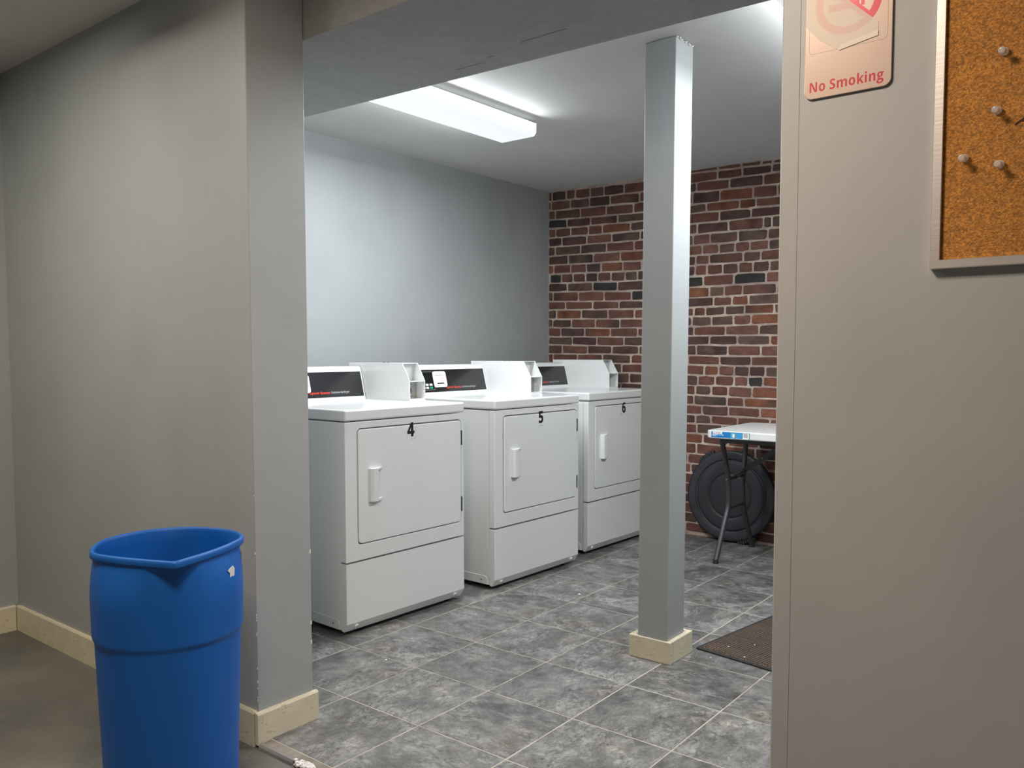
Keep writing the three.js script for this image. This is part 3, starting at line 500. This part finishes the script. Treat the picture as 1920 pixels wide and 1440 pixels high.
// ================================================================ BLUE BIN (its rim is buckled in front)
{
  const cx = 0.470, cz = 1.020, o = thing('waste_bin', 'tall blue plastic bin with a buckled rim in front of the hallway wall', 'bin', [cx, -0.014, cz]);
  const rimPts = [[0.388, 1.175], [0.435, 1.192], [0.508, 1.180], [0.566, 1.159], [0.632, 1.131], [0.664, 1.113], [0.660, 1.090], [0.636, 0.998], [0.598, 0.913], [0.553, 0.856], [0.478, 0.832], [0.375, 0.858], [0.306, 0.924], [0.284, 1.020], [0.313, 1.110]];
  const curve = new THREE.CatmullRomCurve3(rimPts.map(([x, z]) => new THREE.Vector3(x - cx, 0, z - cz)), true, 'centripetal');
  const NT = 144, samples = curve.getPoints(1440).map(p => [Math.atan2(p.z, p.x), Math.hypot(p.x, p.z)]);
  const rimR = []; for (let i = 0; i < NT; i++) { const a = -Math.PI + 2 * Math.PI * i / NT; let best = 9, r = 0.19; for (const [b, q] of samples) { let d = Math.abs(b - a); d = Math.min(d, 2 * Math.PI - d); if (d < best) { best = d; r = q; } } rimR.push(r); }
  const rimS = rimR.map((_, i) => { let s = 0, w = 0; for (let k = -36; k <= 36; k++) { const q = Math.exp(-k * k / 300); s += q * rimR[(i + k + NT) % NT]; w += q; } return Math.min(s / w, rimR[i] + 0.002); });
  const top = 0.670, sm = t => t * t * (3 - 2 * t);
  const radius = (y, i) => { let r = y < 0.442 ? 0.156 + (0.1715 - 0.156) * y / 0.442 : y < 0.458 ? 0.1715 + 0.0055 * sm((y - 0.442) / 0.016) : 0.177 + 0.004 * (y - 0.458) / 0.2; const k = y > 0.545 ? Math.pow(Math.min(1, (y - 0.545) / (0.642 - 0.545)), 1.6) : 0; return r + (rimS[i] - 0.006 - r) * k; };
  const outer = [0, 0.004, 0.05, 0.12, 0.2, 0.28, 0.35, 0.40, 0.430, 0.442, 0.446, 0.450, 0.454, 0.458, 0.462, 0.48, 0.50, 0.52, 0.535, 0.55, 0.565, 0.58, 0.595, 0.605, 0.615, 0.625, 0.634, 0.642];
  const rows = [];
  rows.push({ y: 0, f: () => 0.0001 });
  for (const y of outer) rows.push({ y: y + 0.0, f: i => radius(y, i) - (y === 0 ? 0.006 : 0) });
  for (const [dy, dr] of [[0.6505, 0.000], [0.6515, 0.0045], [0.654, 0.0062], [0.661, 0.0062], [0.666, 0.0052], [0.6685, 0.002], [0.6685, -0.002], [0.666, -0.0045], [0.660, -0.006]]) rows.push({ y: dy, f: i => rimR[i] - 0.006 + dr });
  for (const y of [...outer].reverse().filter(y => y > 0.01)) rows.push({ y: Math.max(y, 0.008), f: i => radius(y, i) - 0.006 });
  rows.push({ y: 0.008, f: () => 0.0001 });
  const P = [], I = [], U = [];
  rows.forEach((r, k) => { for (let i = 0; i < NT; i++) { const a = -Math.PI + 2 * Math.PI * i / NT, q = r.f(i); P.push(q * Math.cos(a), r.y, q * Math.sin(a)); U.push(i / NT * 1.2, r.y + k * 0.001); } });
  for (let k = 0; k < rows.length - 1; k++) for (let i = 0; i < NT; i++) { const j = (i + 1) % NT, a = k * NT + i, b = k * NT + j, c = a + NT, d = b + NT; I.push(a, c, b, b, c, d); }
  const g = new THREE.BufferGeometry(); g.setAttribute('position', new THREE.Float32BufferAttribute(P, 3)); g.setAttribute('uv', new THREE.Float32BufferAttribute(U, 2)); g.setIndex(I); g.computeVertexNormals();
  part('shell', g, M.blue, o);
  // torn white label remnants low on the buckled side
  const patch = (ang, y, pts) => { const s = new THREE.ExtrudeGeometry(poly(pts), { depth: 0.0008, bevelEnabled: false }); const i = Math.round((ang + Math.PI) / (2 * Math.PI) * NT) % NT, q = radius(y, i) + 0.0008; s.rotateY(Math.PI / 2 - ang + 0.0); s.translate(q * Math.cos(ang), y, q * Math.sin(ang)); return s; };
  part('label_remnant', patch(-0.46, 0.600, [[-0.014, 0.010], [-0.004, 0.014], [0.010, 0.017], [0.017, 0.008], [0.015, -0.008], [0.002, -0.019], [-0.006, -0.012], [-0.004, 0.0]]), M.sticker, o, 'torn white label remnant');
  part('label_remnant', patch(-1.02, 0.612, [[-0.010, 0.026], [0.014, 0.022], [0.012, -0.014], [0.002, -0.022], [-0.006, -0.010]]), M.sticker, o, 'torn white label remnant');
}

// ================================================================ NO SMOKING SIGN
{
  const x0 = 1.9075, x1 = 2.0385, y0 = 1.531, H = 0.212, W = x1 - x0;
  const o = thing('no_smoking_sign', 'plastic no smoking sign with red lettering on the hallway wall', 'sign', [x0, y0, Z_FRONT]);
  const tex = canvasTex(640, Math.round(640 * H / W), (c, w, h) => {
    const k = w / W, Y = m => h - m * k, X = m => m * k;
    c.fillStyle = '#b7a395'; c.fillRect(0, 0, w, h);
    c.strokeStyle = '#6a5650'; c.lineWidth = 2.2; const bx = X(0.0065), by = Y(H - 0.0065), bw = w - 2 * X(0.0065), bh = Y(0.071) - by, br = 34; c.beginPath(); c.moveTo(bx + br, by); c.arcTo(bx + bw, by, bx + bw, by + bh, br); c.arcTo(bx + bw, by + bh, bx, by + bh, br); c.arcTo(bx, by + bh, bx, by, br); c.arcTo(bx, by, bx + bw, by, br); c.closePath(); c.stroke();
    const rx = X(0.066), ry = Y(0.142), R = X(0.0445); c.strokeStyle = '#b3273a'; c.lineWidth = X(0.0115); c.beginPath(); c.arc(rx, ry, R, 0, Math.PI * 2); c.stroke();
    c.fillStyle = '#b3273a'; c.fillRect(rx - R * 0.68, ry + 6, R * 0.86, R * 0.24); c.fillRect(rx + R * 0.24, ry + 6, R * 0.12, R * 0.24); c.fillRect(rx + R * 0.42, ry + 6, R * 0.12, R * 0.24);
    c.lineWidth = X(0.005); c.beginPath(); c.moveTo(rx + R * 0.30, ry - 6); c.lineTo(rx + R * 0.30, ry - R * 0.3); c.lineTo(rx - R * 0.1, ry - R * 0.3); c.stroke(); c.beginPath(); c.moveTo(rx + R * 0.5, ry - 6); c.lineTo(rx + R * 0.5, ry - R * 0.52); c.lineTo(rx + R * 0.1, ry - R * 0.52); c.stroke();
    c.lineWidth = X(0.0115); c.beginPath(); c.moveTo(rx - R * 0.71, ry - R * 0.71); c.lineTo(rx + R * 0.71, ry + R * 0.71); c.stroke();
    c.fillStyle = '#a80f26'; c.font = 'bold 108px sans-serif'; const tw = c.measureText('No Smoking').width; c.save(); c.translate(X(0.0065), Y(0.0105)); c.scale(X(0.114) / tw, 1); c.fillText('No Smoking', 0, 0); c.restore();
  });
  const g = plate(rrect(0, 0, W, H, 0.012), 0.0008, 0.0045, 0.0008, 10), p = g.attributes.position, u = g.attributes.uv; for (let i = 0; i < p.count; i++) u.setXY(i, p.getX(i) / W, p.getY(i) / H);
  part('plaque', g, new THREE.MeshPhysicalMaterial({ map: tex, roughness: 0.35, metalness: 0.15, clearcoat: 0.8, clearcoatRoughness: 0.15 }), o);
  const film = new THREE.MeshStandardMaterial({ color: lin(0.97, 0.91, 0.80), roughness: 0.6, transparent: true, opacity: 0.38 });
  part('paper_scrap', plate(poly([[0.001, 0.185], [0.001, 0.116], [0.022, 0.092], [0.053, 0.069], [0.111, 0.079], [0.111, 0.099], [0.074, 0.135], [0.040, 0.172], [0.028, 0.190]]), 0.0046, 0.0052, 0.0001, 2), film, o, 'translucent cream paper scrap');
  part('paper_fold', plate(poly([[0.053, 0.0685], [0.111, 0.0785], [0.111, 0.086], [0.056, 0.0755]]), 0.0052, 0.0057, 0.0001, 2), new THREE.MeshStandardMaterial({ color: lin(0.88, 0.82, 0.68), roughness: 0.6, transparent: true, opacity: 0.8 }), o, 'folded lower edge of the paper');
}

// ================================================================ CORK BOARD WITH PUSH PINS
{
  const x0 = 2.100, y0 = 1.2455, W = 0.90, H = 0.60, fw = 0.0135, dp = 0.014;
  const o = thing('cork_board', 'cork notice board in an aluminium frame on the hallway wall', 'notice board', [x0, y0, Z_FRONT]);
  const corkMap = dataTex(1024, (u, v) => {
    const g = fbm(u, v, 150, 190, 2, 211), m = fbm(u, v, 45, 60, 3, 217), b = fbm(u, v, 6, 6, 3, 223), s = vnoise(u * 220, v * 220, 229, 220, 220), q = vnoise(u * 70, v * 90, 233, 70, 90);
    let k = 1 + 0.62 * (g - 0.5) + 0.26 * (m - 0.5) + 0.10 * (b - 0.5); let r = 163 * k, gg = 112 * k, bb = 52 * k;
    if (s > 0.93) { r += 30; gg += 26; bb += 18; } if (q > 0.975) { r *= 0.6; gg *= 0.55; bb *= 0.55; } return [r, gg, bb];
  });
  const cork = new THREE.MeshStandardMaterial({ map: corkMap, roughness: 0.95, bumpMap: corkMap, bumpScale: 0.0012 });
  const cp = part('cork', boxUV(block(fw * 0.6, fw * 0.6, 0.001, W - fw * 0.6, H - fw * 0.6, 0.008), 3.1), cork, o);
  const tear = []; const tr = rng(55); for (let k = 0; k < 7; k++) tear.push(rbox(0.1025 + k * 0.0017, 0.195 + k * 0.0011 - (k > 4 ? 0.002 : 0), 0.0078, 0.1045 + k * 0.0017, 0.1975 + k * 0.0012 + 0.001 * tr(), 0.0086, 0.0004, 1));
  part('gouge', tear, new THREE.MeshStandardMaterial({ color: lin(0.055, 0.026, 0.010), roughness: 1 }), cp, 'dark gouge in the cork');
  const bar = (len) => { const s = poly([[0, 0], [fw, 0], [fw, dp * 0.92], [fw * 0.94, dp], [fw * 0.10, dp], [0, dp * 0.88]]); const g = new THREE.ExtrudeGeometry(s, { depth: len, bevelEnabled: false, steps: 1 }); const p = g.attributes.position; for (let i = 0; i < p.count; i++) { const x = p.getX(i), z = p.getZ(i); p.setZ(i, z < len / 2 ? x : len - x); } g.computeVertexNormals(); return g; };
  // profile x = inward, y = out of the wall, z = along the bar
  const orient = (len, bx, by, ang) => { const g = bar(len); const m = new THREE.Matrix4().makeBasis(new THREE.Vector3(0, 1, 0), new THREE.Vector3(0, 0, 1), new THREE.Vector3(1, 0, 0)); g.applyMatrix4(m); g.rotateZ(ang); g.translate(bx, by, 0); return boxUV(g, 4); };
  part('frame_bar', orient(W, 0, 0, 0), M.aluminium, o); part('frame_bar', orient(H, W, 0, Math.PI / 2), M.aluminium, o); part('frame_bar', orient(W, W, H, Math.PI), M.aluminium, o); part('frame_bar', orient(H, 0, H, -Math.PI / 2), M.aluminium, o);
  // push pins
  for (const [px, py] of [[2.188, 1.545], [2.182, 1.4645], [2.142, 1.4035], [2.187, 1.3885]]) {
    const pin = thing('push_pin', 'clear push pin stuck in the cork board', 'pin', [px, py, Z_FRONT + 0.008], 0, 'clear push pins in the cork');
    const prof = [[0.0001, 0], [0.0046, 0], [0.0048, 0.0012], [0.0026, 0.0030], [0.0022, 0.0085], [0.0040, 0.0105], [0.0042, 0.0130], [0.0030, 0.0140], [0.0001, 0.0142]].map(([r, y]) => new THREE.Vector2(r * 1.2, y * 1.15));
    const g = new THREE.LatheGeometry(prof, 20); g.rotateX(Math.PI / 2); g.rotateX(0.12); g.rotateY(-0.1); g.translate(0, 0, 0.003);
    part('head', g, M.clear, pin); part('needle', rod([0, 0, -0.003], [0, 0, 0.006], 0.0006, 0.0006, 8), M.steel, pin);
  }
}

// ================================================================ SPECKS OF PAINT ON THE FLOOR
{
  const r = rng(404);
  for (const [x, y, z, s] of [[1.494, 0.0004, 0.20, 0.0065], [1.075, 0.0004, 0.42, 0.003], [0.30, 0.0004, -1.12, 0.007], [1.13, 0.0105, -0.87, 0.003], [1.20, 0.0105, -0.95, 0.003], [1.22, 0.0105, -0.80, 0.0035], [1.115, 0.0004, -0.745, 0.003], [0.20, 0.0004, 0.02, 0.004]]) {
    const g = new THREE.IcosahedronGeometry(s, 1), p = g.attributes.position; for (let i = 0; i < p.count; i++) { const q = 0.75 + 0.5 * hash2(Math.round(p.getX(i) * 1e6), Math.round(p.getZ(i) * 1e6 + p.getY(i) * 3e5), 7); p.setXYZ(i, p.getX(i) * q, p.getY(i) * 0.35, p.getZ(i) * q); } g.computeVertexNormals();
    const m = part('paint_chip', g, M.plaster, scene); m.position.set(x, y + s * 0.22, z); m.rotation.y = r() * 6;
    tag(m, y > 0.005 ? 'tiny white paint chip lying on the ribbed mat' : 'small white paint chip lying on the grey tiles', 'debris', y > 0.005 ? 'paint chips on the mat' : 'paint chips on the tiles');
  }
}

scene.traverse(o => { if (o.isMesh) { o.castShadow = true; o.receiveShadow = true; } });
renderer.render(scene, camera);
